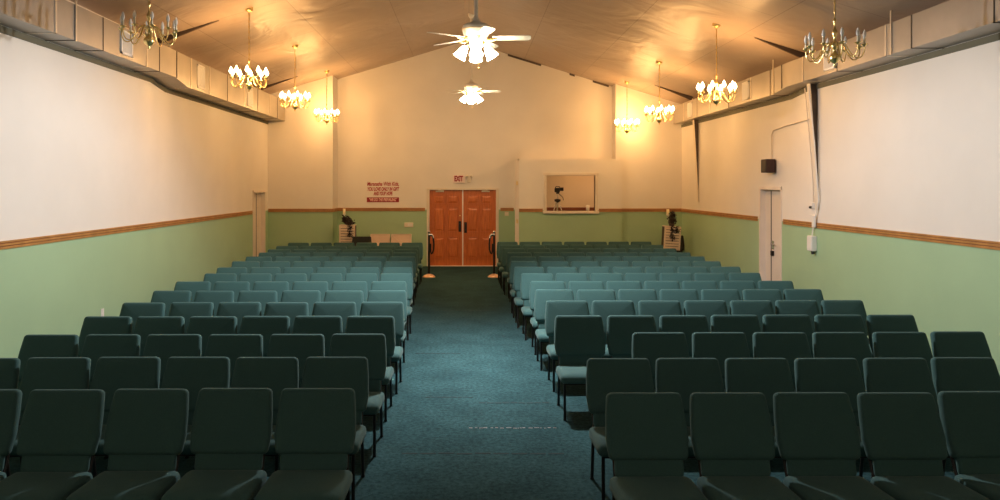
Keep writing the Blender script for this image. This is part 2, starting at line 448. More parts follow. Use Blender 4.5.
joints(tr, 1, [(y, k) for y, k in ((6.3, 'd'), (7.5, 'd'), (8.9, 'd'), (9.45, 'l'), (10.7, 'd'), (11.8, 'l'), (12.6, 'd'), (13.1, 'd'), (14.0, 'l'), (15.2, 'd'), (16.4, 'l'), (17.3, 'd'), (18.4, 'l'))], RN, RF, 12.75)
def register(side, y, p, w, label, h0=.06, h1=.05):
    s = -side
    t = thing('air_register', label, 'vent', (p[0], y, (p[1] + p[2]) / 2), 0, 'white vents on the air ducts')
    hw = w / 2; hh = (p[2] - p[1]) / 2 - .05
    b = MB(); e = s * .018
    def bx(b, y0, y1, z0, z1, x0, x1): b.box(min(x0, x1), max(x0, x1), y0, y1, z0, z1)
    fr = .03
    bx(b, -hw, hw, hh - fr, hh, 0, e); bx(b, -hw, hw, -hh, -hh + fr, 0, e); bx(b, -hw, -hw + fr, -hh, hh, 0, e); bx(b, hw - fr, hw, -hh, hh, 0, e)
    b.build('register_frame', M['register'], t)
    b = MB(); bx(b, -hw + fr, hw - fr, -hh + fr, hh - fr, 0, s * .004); b.build('register_back', M['register_dark'], t)
    b = MB(); n = 9
    for i in range(n):
        yy = -hw + fr + (w - 2 * fr) * (i + .5) / n
        bx(b, yy - .009, yy + .009, -hh + fr, hh - fr, s * .004, s * .014)
    b.build('louvre', M['register'], t)
register(-1, 10.25, LN, .34, 'white louvred vent on left duct just behind the nearest left chandelier')
register(-1, 13.15, LF, .34, 'white louvred vent on left duct between the two nearest left chandeliers')
register(-1, 16.1, LF, .34, 'white louvred vent on left duct beyond the second left chandelier')
register(1, 10.75 + .15, RN, .36, 'white louvred vent on right duct behind the nearest right chandelier')
register(1, 14.25, RF, .34, 'white louvred vent on right duct right of the second right chandelier')
register(1, 17.85, RF, .34, 'white louvred vent on right duct at the far end near the back wall')
register(1, 7.05, RN, .22, 'vent on right duct cut by the right edge of the photo')
def strap(x, y, z0, label):
    b = MB(); b.box(x - .004, x + .004, y - .014, y + .014, z0, ceil_z(x) + .01)
    tag(b.build('duct_hanger', M['galv_light']), label, 'hanger strap', 'thin hanger straps on the ducts')
strap(LN[0] + .012, 8.92, LN[1] - .012, 'thin pale strap holding the left duct nearest the camera')
strap(RN[0] - .012, 9.32, RN[1] - .012, 'thin pale strap holding the right duct right of the nearest chandelier')
strap(RF[0] - .012, 12.95, RF[1] - .012, 'thin pale strap holding the right duct above the right wall door')

M['olive'] = mat('dark_olive_band', (0.13, 0.125, 0.085), 0.8)  # dark olive band along each side wall just under the duct
for nm, XW, sd, near, far, ytr, yend in (('dark_band_left', XL, -1, LN, LF, 12.3, YL), ('dark_band_right', XR, 1, RN, RF, 12.75, YR)):
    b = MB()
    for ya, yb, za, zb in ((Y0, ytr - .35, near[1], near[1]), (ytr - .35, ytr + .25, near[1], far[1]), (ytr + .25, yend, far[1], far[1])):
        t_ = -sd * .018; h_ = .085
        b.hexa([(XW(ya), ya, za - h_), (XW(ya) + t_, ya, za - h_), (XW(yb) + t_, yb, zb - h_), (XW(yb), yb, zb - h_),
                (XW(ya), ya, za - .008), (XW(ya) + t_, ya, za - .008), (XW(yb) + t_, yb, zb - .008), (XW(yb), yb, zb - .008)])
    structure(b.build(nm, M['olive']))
# ------------------------------------------------------------------ doors
def door_leaf(name, x0, x1, hinge_left):
    b = MB(); y0 = YB + .05; w = x1 - x0
    b.box(x0, x1, y0, y0 + .045, .015, DZ - .01)
    st = .115; mid = .10
    pw = (w - 2 * st - mid) / 2
    for c in range(2):
        xa = x0 + st + c * (pw + mid); xb = xa + pw
        for za, zb in ((.22, .78), (.94, 1.58), (1.70, 1.92)):
            # sunk groove frame and raised field
            g = .018
            b.add([(xa, y0 - .001, za), (xb, y0 - .001, za), (xb, y0 - .001, zb), (xa, y0 - .001, zb),
                   (xa + g, y0 + .012, za + g), (xb - g, y0 + .012, za + g), (xb - g, y0 + .012, zb - g), (xa + g, y0 + .012, zb - g)],
                  [(0, 1, 5, 4), (1, 2, 6, 5), (2, 3, 7, 6), (3, 0, 4, 7)])
            # moulding lip around the panel and raised field
            for q in ((xa - .012, xa, za - .012, zb + .012), (xb, xb + .012, za - .012, zb + .012)):
                b.box(q[0], q[1], y0 - .016, y0, q[2], q[3])
            for q in ((za - .012, za), (zb, zb + .012)):
                b.box(xa, xb, y0 - .016, y0, q[0], q[1])
            k = .06
            b.hexa([(xa + .015, y0, za + .015), (xb - .015, y0, za + .015), (xb - .015, y0, zb - .015), (xa + .015, y0, zb - .015),
                    (xa + k, y0 - .018, za + k), (xb - k, y0 - .018, za + k), (xb - k, y0 - .018, zb - k), (xa + k, y0 - .018, zb - k)])
    d = structure(b.build(name, M['door_wood']))
    xe = x1 - .065 if hinge_left else x0 + .065
    h = MB(); h.box(xe - .036, xe + .036, y0 - .012, y0, .93 + (0 if hinge_left else -.03), 1.22 + (0 if hinge_left else -.03))
    h.tube([(xe, y0 - .012, .98), (xe, y0 - .055, .99), (xe, y0 - .055, 1.14), (xe, y0 - .012, 1.15)], .011)
    bevel(h.build('door_handle', M['black'], d), .004)
    h = MB(); xc = x0 + .28 if hinge_left else x1 - .28; s = 1 if hinge_left else -1
    h.box(xc - .11, xc + .11, y0 - .04, y0, DZ - .06, DZ - .025)
    h.tube([(xc - s * .05, y0 - .06, DZ - .03), (xc + s * .10, y0 - .17, DZ - .02), (xc - s * .10, y0 - .03, DZ + .005)], .010)
    h.build('door_closer', M['plate'], d)
    return d
door_leaf('door_1', DX0 + .03, (DX0 + DX1) / 2 - .012, True)
door_leaf('door_2', (DX0 + DX1) / 2 + .012, DX1 - .03, False)
b = MB(); xm = (DX0 + DX1) / 2  # pale strips painted as daylight showing between the leaves and at the sill
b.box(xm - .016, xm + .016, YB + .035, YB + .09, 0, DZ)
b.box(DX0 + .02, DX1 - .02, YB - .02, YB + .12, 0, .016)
structure(b.build('painted_gap_light', M['white_paint']))
lock = MB(); lock.lathe([(0, -.02), (.02, -.02), (.02, 0), (0, 0)], 10, (xm - .075, YB + .045, 1.37), 0, Matrix.Rotation(PI / 2, 4, 'X'))
lk = lock.build('door_lock', M['brass']); structure(lk); lk.parent = bpy.data.objects['door_1']
b = MB(); c = .045
b.box(DX0 - c, DX0 + .03, YB - .022, YB + .10, 0, DZ + c); b.box(DX1 - .03, DX1 + c, YB - .022, YB + .10, 0, DZ + c); b.box(DX0 - c, DX1 + c, YB - .024, YB + .10, DZ - .005, DZ + c)
structure(bevel(b.build('trim_13', M['frame_flange']), .006))

def side_door(name, side, ya, yb, zt, handle):
    XW = XL if side < 0 else XR
    t = MB(); s = side
    def bx(b, y0, y1, z0, z1, d0, d1, mi=0):   # d: depth outward from the wall face
        pts = []
        for z in (z0, z1):
            for (yy, dd) in ((y0, d0), (y1, d0), (y1, d1), (y0, d1)): pts.append((XW(yy) + s * dd, yy, z))
        b.hexa(pts, mi)
    bx(t, ya + .05, yb - .05, .01, zt - .05, .09, .13)
    # flush rails that hint two leaves
    ym = ya + (yb - ya) * .55
    d = structure(t.build(name, M['door_cream']))
    f = MB()
    bx(f, ya, ya + .06, 0, zt, -.012, .15); bx(f, yb - .06, yb, 0, zt, -.012, .15); bx(f, ya, yb, zt - .06, zt, -.02, .15)
    f.build('door_frame', M['door_cream'], d)
    if handle:
        g = MB(); bx(g, ym + .10, ym + .125, .01, zt - .08, .082, .09); g.build('door_gap', M['register_dark'], d)
        h = MB(); x = XW(ym) + s * .09; yh = ym + .02
        bx(h, yh - .03, yh + .03, .98, 1.14, .078, .09)
        h.tube([(x, yh, 1.08), (x - s * .055, yh, 1.08), (x - s * .06, yh - .14, 1.085)], .012)
        h.build('door_handle', M['chrome'], d)
        k = MB(); bx(k, yh - .03, yh + .05, .86, .95, .05, .09); k.build('door_lock', M['black_metal'], d)
    else:
        g = MB(); bx(g, ym - .01, ym + .01, .01, zt - .08, .082, .09); g.build('door_gap', M['register_dark'], d)
        h = MB()
        for z in (.85, 1.15, 1.62, 1.82): bx(h, ym + .06, ym + .22, z, z + .02, .078, .09)
        h.build('door_hardware', M['frame_flange'], d)
    return d
side_door('door_3', -1, 17.82, 18.95, LDZ, False)
side_door('door_4', 1, 13.38, 14.38, RDZ, True)

# ------------------------------------------------------------------ chairs
def shape_ring(outline, inset, z_fn):
    return None
def resample(pts, step):
    out = []
    for i in range(len(pts)):
        a, c = pts[i], pts[(i + 1) % len(pts)]
        l = math.hypot(c[0] - a[0], c[1] - a[1]); n = max(1, int(round(l / step)))
        for k in range(n): out.append((a[0] + (c[0] - a[0]) * k / n, a[1] + (c[1] - a[1]) * k / n))
    return out
def rounded_outline(hw_bottom, hw_mid, hw_top, h, r, n=4):
    # closed outline (u across, v up) of the back pad, anticlockwise from the lower right corner
    pts = []
    def corner(cx, cy, a0):
        for i in range(n + 1):
            a = a0 + (PI / 2) * i / n; pts.append((cx + r * math.cos(a), cy + r * math.sin(a)))
    corner(hw_bottom - r, r, -PI / 2)
    pts.append((hw_mid, h * .30)); pts.append(((hw_mid * .65 + hw_top * .35), h * .62))
    corner(hw_top - r, h - r, 0)
    corner(-hw_top + r, h - r, PI / 2)
    pts.append((-(hw_mid * .65 + hw_top * .35), h * .62)); pts.append((-hw_mid, h * .30))
    corner(-hw_bottom + r, r, PI)
    return resample(pts, .035)
def cushion(outline, prof, xf, bulge=(0, 0)):
    # prof: list of (inset, w); xf maps (u, v, w) to a point
    n = len(outline); cu = sum(p[0] for p in outline) / n; cv = sum(p[1] for p in outline) / n
    nrm = []
    for i in range(n):
        a, b2 = outline[i - 1], outline[(i + 1) % n]
        dx, dy = b2[0] - a[0], b2[1] - a[1]; l = math.hypot(dx, dy) or 1
        nrm.append((dy / l, -dx / l))
    rings = []
    w0 = prof[0][1]; w1 = prof[-1][1]
    for k in (.0,):
        pass
    def ring(ins, w, sc=1.0):
        return [Vector(xf(cu + (p[0] - cu - m[0] * ins) * sc, cv + (p[1] - cv - m[1] * ins) * sc, w)) for p, m in zip(outline, nrm)]
    for sc in (.2, .45, .7, .88): rings.append(ring(prof[0][0], w0 - bulge[0] * (1 - sc * sc), sc))
    for ins, w in prof: rings.append(ring(ins, w))
    for sc in (.88, .7, .45, .2): rings.append(ring(prof[-1][0], w1 + bulge[1] * (1 - sc * sc), sc))
    return rings

def make_chair(name, fabric):
    root = thing(name, 'x', 'chair')
    # seat cushion: outline in plan, waterfall front towards -y
    sw, y0, y1, r = .252, -.275, .195, .05
    out = []
    def cr(cx, cy, a0):
        for i in range(5): a = a0 + PI / 2 * i / 4; out.append((cx + r * math.cos(a), cy + r * math.sin(a)))
    cr(sw - r, y0 + r, -PI / 2); cr(sw - r, y1 - r, 0); cr(-sw + r, y1 - r, PI / 2); cr(-sw + r, y0 + r, PI)
    out = resample(out, .05)
    def xf_s(u, v, w):
        t = (v - y0) / (y1 - y0)
        return (u, v, .352 + w - .018 * max(0, t) - .022 * max(0, 1 - t / .22) ** 2 * (1 if w > .04 else .2))
    b = MB(); b.rings(cushion(out, [(.014, 0), (.004, .006), (0, .02), (0, .052), (.006, .068), (.022, .078), (.045, .083)], xf_s, (0, .006)))
    b.build('seat', fabric, root)
    # back pad, leaning back
    lean = math.radians(21); cy, cz = .200, .500
    def xf_b(u, v, w):
        ww = w
        return (u, cy + v * math.sin(lean) + ww * math.cos(lean), cz + v * math.cos(lean) - ww * math.sin(lean))
    o = rounded_outline(.246, .257, .238, .405, .034)
    b = MB(); b.rings(cushion(o, [(.022, -.036), (.012, -.032), (.004, -.022), (0, -.008), (0, .008), (.006, .020), (.018, .026)], xf_b, (.008, .002)))
    b.build('backrest', fabric, root)
    # narrower lower panel
    def xf_p(u, v, w): return (u, .176 + v * math.sin(lean * .6) + w, .405 + v * math.cos(lean * .6))
    o = rounded_outline(.212, .212, .212, .14, .022, 3)
    b = MB(); b.rings(cushion(o, [(.012, -.012), (.005, -.008), (0, 0), (0, .012), (.01, .018)], xf_p))
    b.build('lower_back_panel', fabric, root)
    # legs
    for s in (-1, 1):
        b = MB(); b.tube([(s * .215, -.225, .345), (s * .215, -.232, .012)], .0125, 8)
        b.tube([(s * .215, -.232, .014), (s * .215, -.232, 0)], .016, 8)
        b.build('leg', M['black_metal'], root)
        b = MB(); b.tube([(s * .215, .175, .345), (s * .215, .205, .20), (s * .215, .235, .012)], .0125, 8)
        b.tube([(s * .215, .235, .014), (s * .215, .236, 0)], .016, 8)
        b.build('leg', M['black_metal'], root)
    b = MB()
    b.tube([(-.215, -.225, .338), (.215, -.225, .338)], .012, 6); b.tube([(-.215, .175, .338), (.215, .175, .338)], .012, 6)
    for s in (-1, 1):
        b.tube([(s * .215, -.225, .338), (s * .215, .175, .338)], .012, 6)
    b.build('seat_frame', M['black_metal'], root)
    b = MB()
    for s in (-1, 1):
        b.tube([(s * .205, .18, .338), (s * .205, .222, .42), (s * .205, .262, .52), (s * .205, .34, .80)], .011, 6)
    b.tube([(-.205, .30, .66), (.205, .30, .66)], .009, 6)
    b.build('back_frame', M['black_metal'], root)
    return root

ORD = ['first', 'second', 'third', 'fourth', 'fifth', 'sixth', 'seventh', 'eighth', 'ninth', 'tenth', 'eleventh', 'twelfth', 'thirteenth', 'fourteenth', 'fifteenth']
# per row: depth of the row, x of the aisle chair's edge, spacing, number of chairs
LROWS = [(4.438, -.735, .537, 5), (5.319, -.772, .530, 6), (6.187, -.737, .5400, 6), (7.078, -.748, .5260, 6), (7.961, -.736, .5335, 6),
         (8.870, -.780, .5360, 6), (9.747, -.853, .5348, 6), (10.658, -.841, .5238, 6), (11.458, -.901, .5298, 6), (12.384, -.975, .5281, 6),
         (13.237, -.983, .5292, 6), (14.040, -1.015, .5219, 6), (14.778, -1.050, .5200, 6), (15.597, -1.070, .5240, 6), (16.509, -1.057, .5200, 6)]
RROWS = [(4.325, .866, .533, 5), (5.255, .892, .528, 6), (6.231, 1.455, .540, 6), (7.106, .867, .529, 7), (8.047, .874, .526, 7),
         (8.940, .830, .525, 7), (9.747, .834, .523, 7), (10.658, .775, .5193, 7), (11.516, .723, .5290, 7), (12.384, .708, .5280, 7),
         (13.237, .755, .5190, 7), (14.040, .741, .5190, 7), (14.945, .684, .5241, 7), (15.863, .660, .5239, 7), (16.776, .651, .5190, 7)]
chair0 = make_chair('padded_chair', M['fabric'])
first = [True]
rng = random.Random(11)
for side, rows in ((-1, LROWS), (1, RROWS)):
    blk = 'left' if side < 0 else 'right'
    for ri, (y, xe, pitch, n) in enumerate(rows):
        rowname = 'front row' if ri == 0 else ('back row' if ri == 14 else ORD[ri] + ' row from the front')
        for k in range(n):
            x = xe + side * (.243 + k * pitch)
            yy = y + .014 * (x - side * 1.0) * (1 if ri < 8 else .4) + rng.uniform(-.012, .012)
            rz = rng.uniform(-.006, .006)
            full = 6 if side < 0 else 7
            if k == 0 and ri == 2 and side > 0: pos = 'beside the missing aisle seat'
            elif k == 0: pos = 'at the aisle end'
            elif k == n - 1 and not (ri == 0 or (side > 0 and ri == 1)): pos = 'at the %s wall end' % blk
            else: pos = ORD[k] + ' from the aisle'
            lab = 'teal green padded chair %s, %s, %s block' % (pos, rowname, blk)
            grp = 'padded chairs %s of the aisle' % blk
            if first[0]:
                c = chair0; c.location = (x, yy, 0); c.rotation_euler = (0, 0, rz); c['label'] = lab; c['group'] = grp; first[0] = False
            else: dup(chair0, (x, yy, 0), rz, lab, grp)
black0 = make_chair('black_chair', M['dark_fabric'])
black0.location = (-2.71, 18.50, 0); black0.rotation_euler = (0, 0, .1)
tag(black0, 'black padded chair beside the left slatted plant stand against the back wall', 'chair', 'black chairs along the back wall')
dup(black0, (5.30, 18.98, 0), -.25, 'black padded chair in the back right corner behind the tilted plant stand', 'black chairs along the back wall')

# ------------------------------------------------------------------ chandeliers
def flame_prof(s=1.0):
    return [(0, 0), (.011 * s, .004), (.0185 * s, .028), (.019 * s, .042), (.014 * s, .066), (.006 * s, .088 + .012 * (s > 1)), (0, .098 + .018 * (s > 1))]
def make_chandelier(x, y, z, label, lit, power, arms=10, rot=0.0):
    # origin: the height of the bulb ring's centre
    t = thing('chandelier', label, 'chandelier', (x, y, z), rot, 'brass chandeliers along the side walls')
    h = ceil_z(x) - z
    b = MB(); b.lathe([(0, h + .03), (.065, h + .03), (.065, h - .02), (.04, h - .04), (.012, h - .06), (0, h - .06)], 14)
    b.build('ceiling_canopy', M['brass'], t)
    b = MB(); b.tube([(0, 0, h - .05), (0, 0, .27)], .007, 6)
    n = int((h - .35) / .09)
    for i in range(n):
        zz = .30 + i * .09
        b.lathe([(.007, -.03), (.013, 0), (.007, .03)], 6, (0, 0, zz + .03))
    b.build('hanging_rod', M['brass'], t)
    prof = [(0, -.275), (.010, -.268), (.014, -.25), (.008, -.238), (.030, -.225), (.058, -.195), (.060, -.165), (.040, -.135), (.018, -.115), (.016, -.09),
            (.030, -.07), (.040, -.045), (.030, -.02), (.014, 0), (.012, .04), (.022, .07), (.030, .10), (.020, .125), (.010, .15), (.009, .20), (.018, .22), (.018, .235), (.006, .26), (0, .275)]
    b = MB(); b.lathe(prof, 18); b.build('body', M['brass'], t)
    R = .285
    arm_pts = []
    ctrl = [(.03, -.05), (.07, -.015), (.11, -.05), (.15, -.13), (.205, -.19), (.255, -.185), (.282, -.13), (R, -.075)]
    am = MB()
    pts = []
    for i in range(len(ctrl) - 1):
        for k in range(3):
            q = k / 3; p0 = ctrl[max(0, i - 1)]; p1 = ctrl[i]; p2 = ctrl[i + 1]; p3 = ctrl[min(len(ctrl) - 1, i + 2)]
            def cm(a, b2, c, d): return .5 * ((2 * b2) + (-a + c) * q + (2 * a - 5 * b2 + 4 * c - d) * q * q + (-a + 3 * b2 - 3 * c + d) * q ** 3)
            pts.append((cm(p0[0], p1[0], p2[0], p3[0]), 0, cm(p0[1], p1[1], p2[1], p3[1])))
    pts.append((R, 0, -.075))
    am.tube(pts, .0065, 6)
    am.lathe([(0, -.085), (.008, -.08), (.012, -.07), (.034, -.058), (.036, -.052), (.012, -.05), (.0, -.05)], 12, (R, 0, 0))
    am.lathe([(0, -.052), (.011, -.052), (.011, .008), (0, .008)], 10, (R, 0, 0), 1)
    me = am.mesh('arm', [M['brass'], M['candle']])
    fb = MB(); fb.lathe(flame_prof(1.75 if lit else 1.0), 10, (R, 0, .006)); fm = fb.mesh('bulb', [M['flame'] if lit else M['bulb_glass']])
    for k in range(arms):
        a = bpy.data.objects.new('arm', me); COL.objects.link(a); a.parent = t; a.rotation_euler = (0, 0, 2 * PI * k / arms)
        f = bpy.data.objects.new('bulb', fm); COL.objects.link(f); f.parent = a
    if lit:
        for k in range(3):
            l = bpy.data.lights.new('chandelier_light', 'POINT'); l.energy = power / 3; l.color = (1.0, .52, .17); l.shadow_soft_size = .06
            a = 2 * PI * k / 3 + .3
            lo = bpy.data.objects.new('chandelier_light', l); COL.objects.link(lo); lo.parent = t; lo.location = (.25 * math.cos(a), .25 * math.sin(a), .07)
    return t
PW = 100
make_chandelier(-3.57, 8.2, 3.985, 'unlit brass chandelier hanging nearest on the left side', False, 0, rot=.2)
make_chandelier(-3.57, 11.93, 3.985, 'lit brass chandelier, largest of the three lit on the left', True, PW, rot=.5)
make_chandelier(-3.57, 15.08, 3.985, 'lit brass chandelier, middle one of the lit three on the left', True, PW, rot=.1)
make_chandelier(-3.57, 18.45, 3.985, 'lit brass chandelier close to the back wall on the left', True, PW, rot=.35)
make_chandelier(3.97, 7.98, 3.755, 'unlit brass chandelier hanging nearest on the right side', False, 0, rot=.1)
make_chandelier(4.04, 12.0, 3.755, 'lit brass chandelier, largest of the three lit on the right', True, PW, rot=.4)
make_chandelier(4.04, 15.6, 3.755, 'lit brass chandelier, middle one of the lit three on the right', True, PW, rot=.2)
make_chandelier(4.02, 18.7, 3.755, 'lit brass chandelier close to the back wall on the right', True, PW, rot=.5)

# ------------------------------------------------------------------ ceiling fans
def make_fan(x, y, z, label, powers, col, ph, glow):
    t = thing('ceiling_fan', label, 'ceiling fan', (x, y, z), 0, 'white ceiling fans under the ridge')
    h = ceil_z(x) - z
    b = MB(); b.lathe([(0, h + .03), (.075, h + .03), (.075, h - .03), (.05, h - .08), (.02, h - .10), (0, h - .10)], 18); b.build('ceiling_canopy', M['white_paint'], t)
    b = MB(); b.tube([(0, 0, h - .08), (0, 0, .16)], .024, 12); b.build('downrod', M['white_paint'], t)
    b = MB(); b.lathe([(0, .24), (.02, .24), (.032, .20), (.05, .165), (.075, .14), (.13, .125), (.160, .105), (.170, .075), (.166, .04), (.150, -.01), (.128, -.05), (.10, -.065), (0, -.065)], 28)
    b.build('motor_housing', M['white_paint'], t)
    b = MB()
    for zz, q in ((.06, .1665), (-.035, .134)): b.lathe([(q, zz - .006), (q + .006, zz), (q, zz + .006)], 28)
    b.build('trim_ring', M['brass'], t)
    for k in range(5):
        bl = MB()
        n = 12; top = []; 
        outl = [(.20, .045), (.30, .058), (.45, .066), (.58, .070), (.63, .066), (.655, .048), (.664, .02)]
        poly = outl + [(u, -v) for u, v in reversed(outl)]
        bl.prism([(u, v) for u, v in poly], 'z', -.004, .004)
        tilt = Matrix.Rotation(math.radians(-12), 4, 'X')
        bl.v = [tuple((tilt @ Vector(v)) + Vector((0, 0, -.045))) for v in bl.v]
        o = bl.build('blade', M['white_blade'], t); o.rotation_euler = (0, 0, math.radians(ph + 72 * k))
        ir = MB(); ir.hexa([(.13, -.022, -.065), (.24, -.035, -.062), (.24, .035, -.062), (.13, .022, -.065), (.13, -.022, -.05), (.24, -.035, -.052), (.24, .035, -.052), (.13, .022, -.05)])
        ir.tube([(.12, 0, -.06), (.18, 0, -.075), (.26, 0, -.058)], .010, 6)
        ir.build('blade_bracket', M['brass'], o)
    b = MB(); b.lathe([(0, -.06), (.07, -.065), (.085, -.10), (.075, -.15), (.045, -.185), (.02, -.20), (.012, -.225), (0, -.23)], 20); b.build('light_kit', M['white_paint'], t)
    b = MB()
    for k in range(4):
        a = math.radians(90 * k)
        b.tube([(.05 * math.cos(a), .05 * math.sin(a), -.13), (.10 * math.cos(a), .10 * math.sin(a), -.125), (.125 * math.cos(a), .125 * math.sin(a), -.155)], .011, 8)
    b.build('shade_arm', M['brass'], t)
    for k in range(4):
        a = math.radians(90 * k)
        # tulip shade splayed outwards, open downwards
        R4 = Matrix.Rotation(a, 4, 'Z') @ Matrix.Translation((.12, 0, -.14)) @ Matrix.Rotation(math.radians(-32), 4, 'Y')
        sh = MB(); sh.lathe([(.022, 0), (.035, -.02), (.052, -.06), (.060, -.10), (.074, -.145), (.082, -.16), (.078, -.16), (.070, -.143), (.056, -.10), (.048, -.06), (.031, -.02), (.020, -.004)], 18, (0, 0, 0), 0, R4)
        so = sh.build('lamp_shade', M['shade_glass'], t)
        bu = MB(); bu.lathe([(0, -.02), (.014, -.03), (.014, -.05), (.028, -.085), (.028, -.105), (.015, -.128), (0, -.133)], 12, (0, 0, 0), 0, R4); bu.build('bulb', M['shade_glass'], so)
        l = bpy.data.lights.new('fan_light', 'SPOT'); l.energy = powers[k % 2]; l.color = col; l.shadow_soft_size = .06
        l.spot_size = math.radians(130); l.spot_blend = .6
        lo = bpy.data.objects.new('fan_light', l); COL.objects.link(lo); lo.parent = t
        lo.location = R4 @ Vector((0, 0, -.20)); lo.rotation_euler = (0, -math.radians(40), a)
    for k in range(4):   # light that leaks sideways and upwards between the frosted shades
        a = math.radians(45 + 90 * k)
        l = bpy.data.lights.new('fan_glow', 'POINT'); l.energy = glow; l.color = (1.0, .74, .44); l.shadow_soft_size = .05
        lo = bpy.data.objects.new('fan_glow', l); COL.objects.link(lo); lo.parent = t; lo.location = (.26 * math.cos(a), .26 * math.sin(a), -.15)
    b = MB(); b.tube([(.03, -.02, -.22), (.03, -.02, -.40)], .003, 5); b.lathe([(0, -.43), (.009, -.42), (.006, -.40), (0, -.395)], 8, (.03, -.02, 0)); b.build('pull_chain', M['brass'], t)
    return t
make_fan(.085, 8.9, 4.02, 'white four-light ceiling fan, the larger and nearer of the two', (840, 12), (.97, .97, 1.0), -4, 7)
make_fan(.055, 16.6, 4.36, 'white four-light ceiling fan hanging lower in view, behind the larger fan', (18, 60), (1.0, .56, .22), -4, 5)

# unseen fill lights added behind the camera to lift the dark front rows
for xx in (-2.2, 2.4):
    l = bpy.data.lights.new('front_fill_light', 'POINT'); l.energy = 56; l.color = (1.0, .88, .76); l.shadow_soft_size = .3
    lo = bpy.data.objects.new('front_fill_light', l); COL.objects.link(lo); lo.location = (xx * .4, -1.6, 5.1)
# ------------------------------------------------------------------ things on the back wall
t = thing('exit_sign', 'white exit sign with red letters above the wooden double doors', 'exit sign', (-.27, YB, 2.36))
b = MB(); b.box(-.16, .16, -.055, .004, -.105, .105); bevel(b.build('sign_body', M['exit_face'], t), .008)
text_mesh('EXIT', .195, (-.01, -.0565, .005), M['dark_red'], 'exit_letters', t, .235, 0, .011)
t = thing('emergency_light', 'small beige emergency light beside the exit sign', 'emergency light', (.0, YB, 2.36))
b = MB(); b.box(-.045, .045, -.06, .006, -.09, .08); bevel(b.build('housing', M['plate'], t), .008)
for s in (-1, 1):
    b = MB(); b.lathe([(0, .0), (.03, 0), (.038, .035), (.036, .05), (0, .05)], 12, (s * .055, -.06, .085), 0, Matrix.Rotation(PI / 2, 4, 'X')); b.build('lamp_head', M['plate'], t)

# wall lettering: three red lines over a red strip
t = thing('wall_lettering', 'red lettering in four lines on the cream back wall left of the doors', 'wall sign', (-2.33, YB, 1.95))
text_mesh('Maranatha With Kids,', .15, (0, -.003, .275), M['red'], 'text_line', t, .86, .25, .003)
text_mesh('YOU LOVE ONLY IN GIFT', .135, (0, -.003, .135), M['red'], 'text_line', t, .86, .25, .005)
text_mesh('AND YOUR HOPE', .135, (0, -.003, .015), M['red'], 'text_line', t, .52, .25, .005)
b = MB(); b.box(-.435, .435, -.008, 0, -.215, -.085); st = b.build('strip', M['dark_red'], t)
text_mesh('\u201cWE DO THE PREVAILING\u201d', .115, (0, -.011, -.15), M['pink'], 'strip_text', st, .76, .15, .004)

t = thing('thermostat', 'small almond wall box on the green wall left of the doors', 'wall box', (-1.63, YB, 1.12))
b = MB(); b.box(-.12, .12, -.03, .006, -.06, .065); bevel(b.build('box_body', M['plate'], t), .006)
b = MB(); b.box(-.03, .10, -.036, -.03, -.035, .04); b.build('box_cover', M['white_paint'], t)
t = thing('light_switch', 'small light switch plate on green wall right of the doors', 'light switch', (1.02, YB, 1.50 - .08))
b = MB(); b.box(-.055, .055, -.008, 0, -.055, .055); bevel(b.build('switch_plate', M['plate'], t), .003)
for xx in (-.03, .012):
    b = MB(); b.box(xx, xx + .018, -.02, -.008, -.015, .015); b.build('toggle', M['white_paint'], t)

# stanchions with hanging black rope
def stanchion(x, y, s, label):
    t = thing('stanchion', label, 'stanchion', (x, y, 0), 0, 'rope posts before the doors')
    b = MB(); b.lathe([(0, .09), (.02, .09), (.03, .08), (.07, .068), (.12, .045), (.15, .015), (.155, 0), (0, 0)], 22); b.build('base', M['copper'], t)
    b = MB(); b.tube([(0, 0, .07), (0, 0, .98)], .026, 12); b.build('post', M['black'], t)
    b = MB(); b.lathe([(0, 1.11), (.02, 1.108), (.034, 1.09), (.034, 1.065), (.02, 1.05), (.03, 1.03), (.03, 1.0), (.026, .98), (0, .98)], 14); b.build('finial', M['chrome'], t)
    b = MB(); pts = []
    for i in range(17):
        a = i / 16
        pts.append((s * (.03 + .10 * math.sin(a * PI) ** .6 if a < .999 else .03), -.01, 1.0 - .52 * math.sin(a * PI * .5) if a < .5 else .632 - .0 + 0))
    pts = [(s * .03, 0, 1.0), (s * .075, 0, 1.0), (s * .10, 0, .95), (s * .115, 0, .80), (s * .11, 0, .66), (s * .085, 0, .58), (s * .055, 0, .56), (s * .04, 0, .62), (s * .035, 0, .80)]
    b.tube(pts, .021, 8); b.build('rope', M['black'], t)
    b = MB(); b.tube([(s * .02, 0, 1.01), (s * .06, 0, 1.02), (s * .085, 0, .99), (s * .10, 0, .93)], .026, 8); b.build('rope_hook', M['chrome'], t)
stanchion(-.955, 17.55, 1, 'black post with copper dome base left of the aisle before the doors')
stanchion(.60, 17.55, -1, 'black post with copper dome base right of the aisle before the doors')

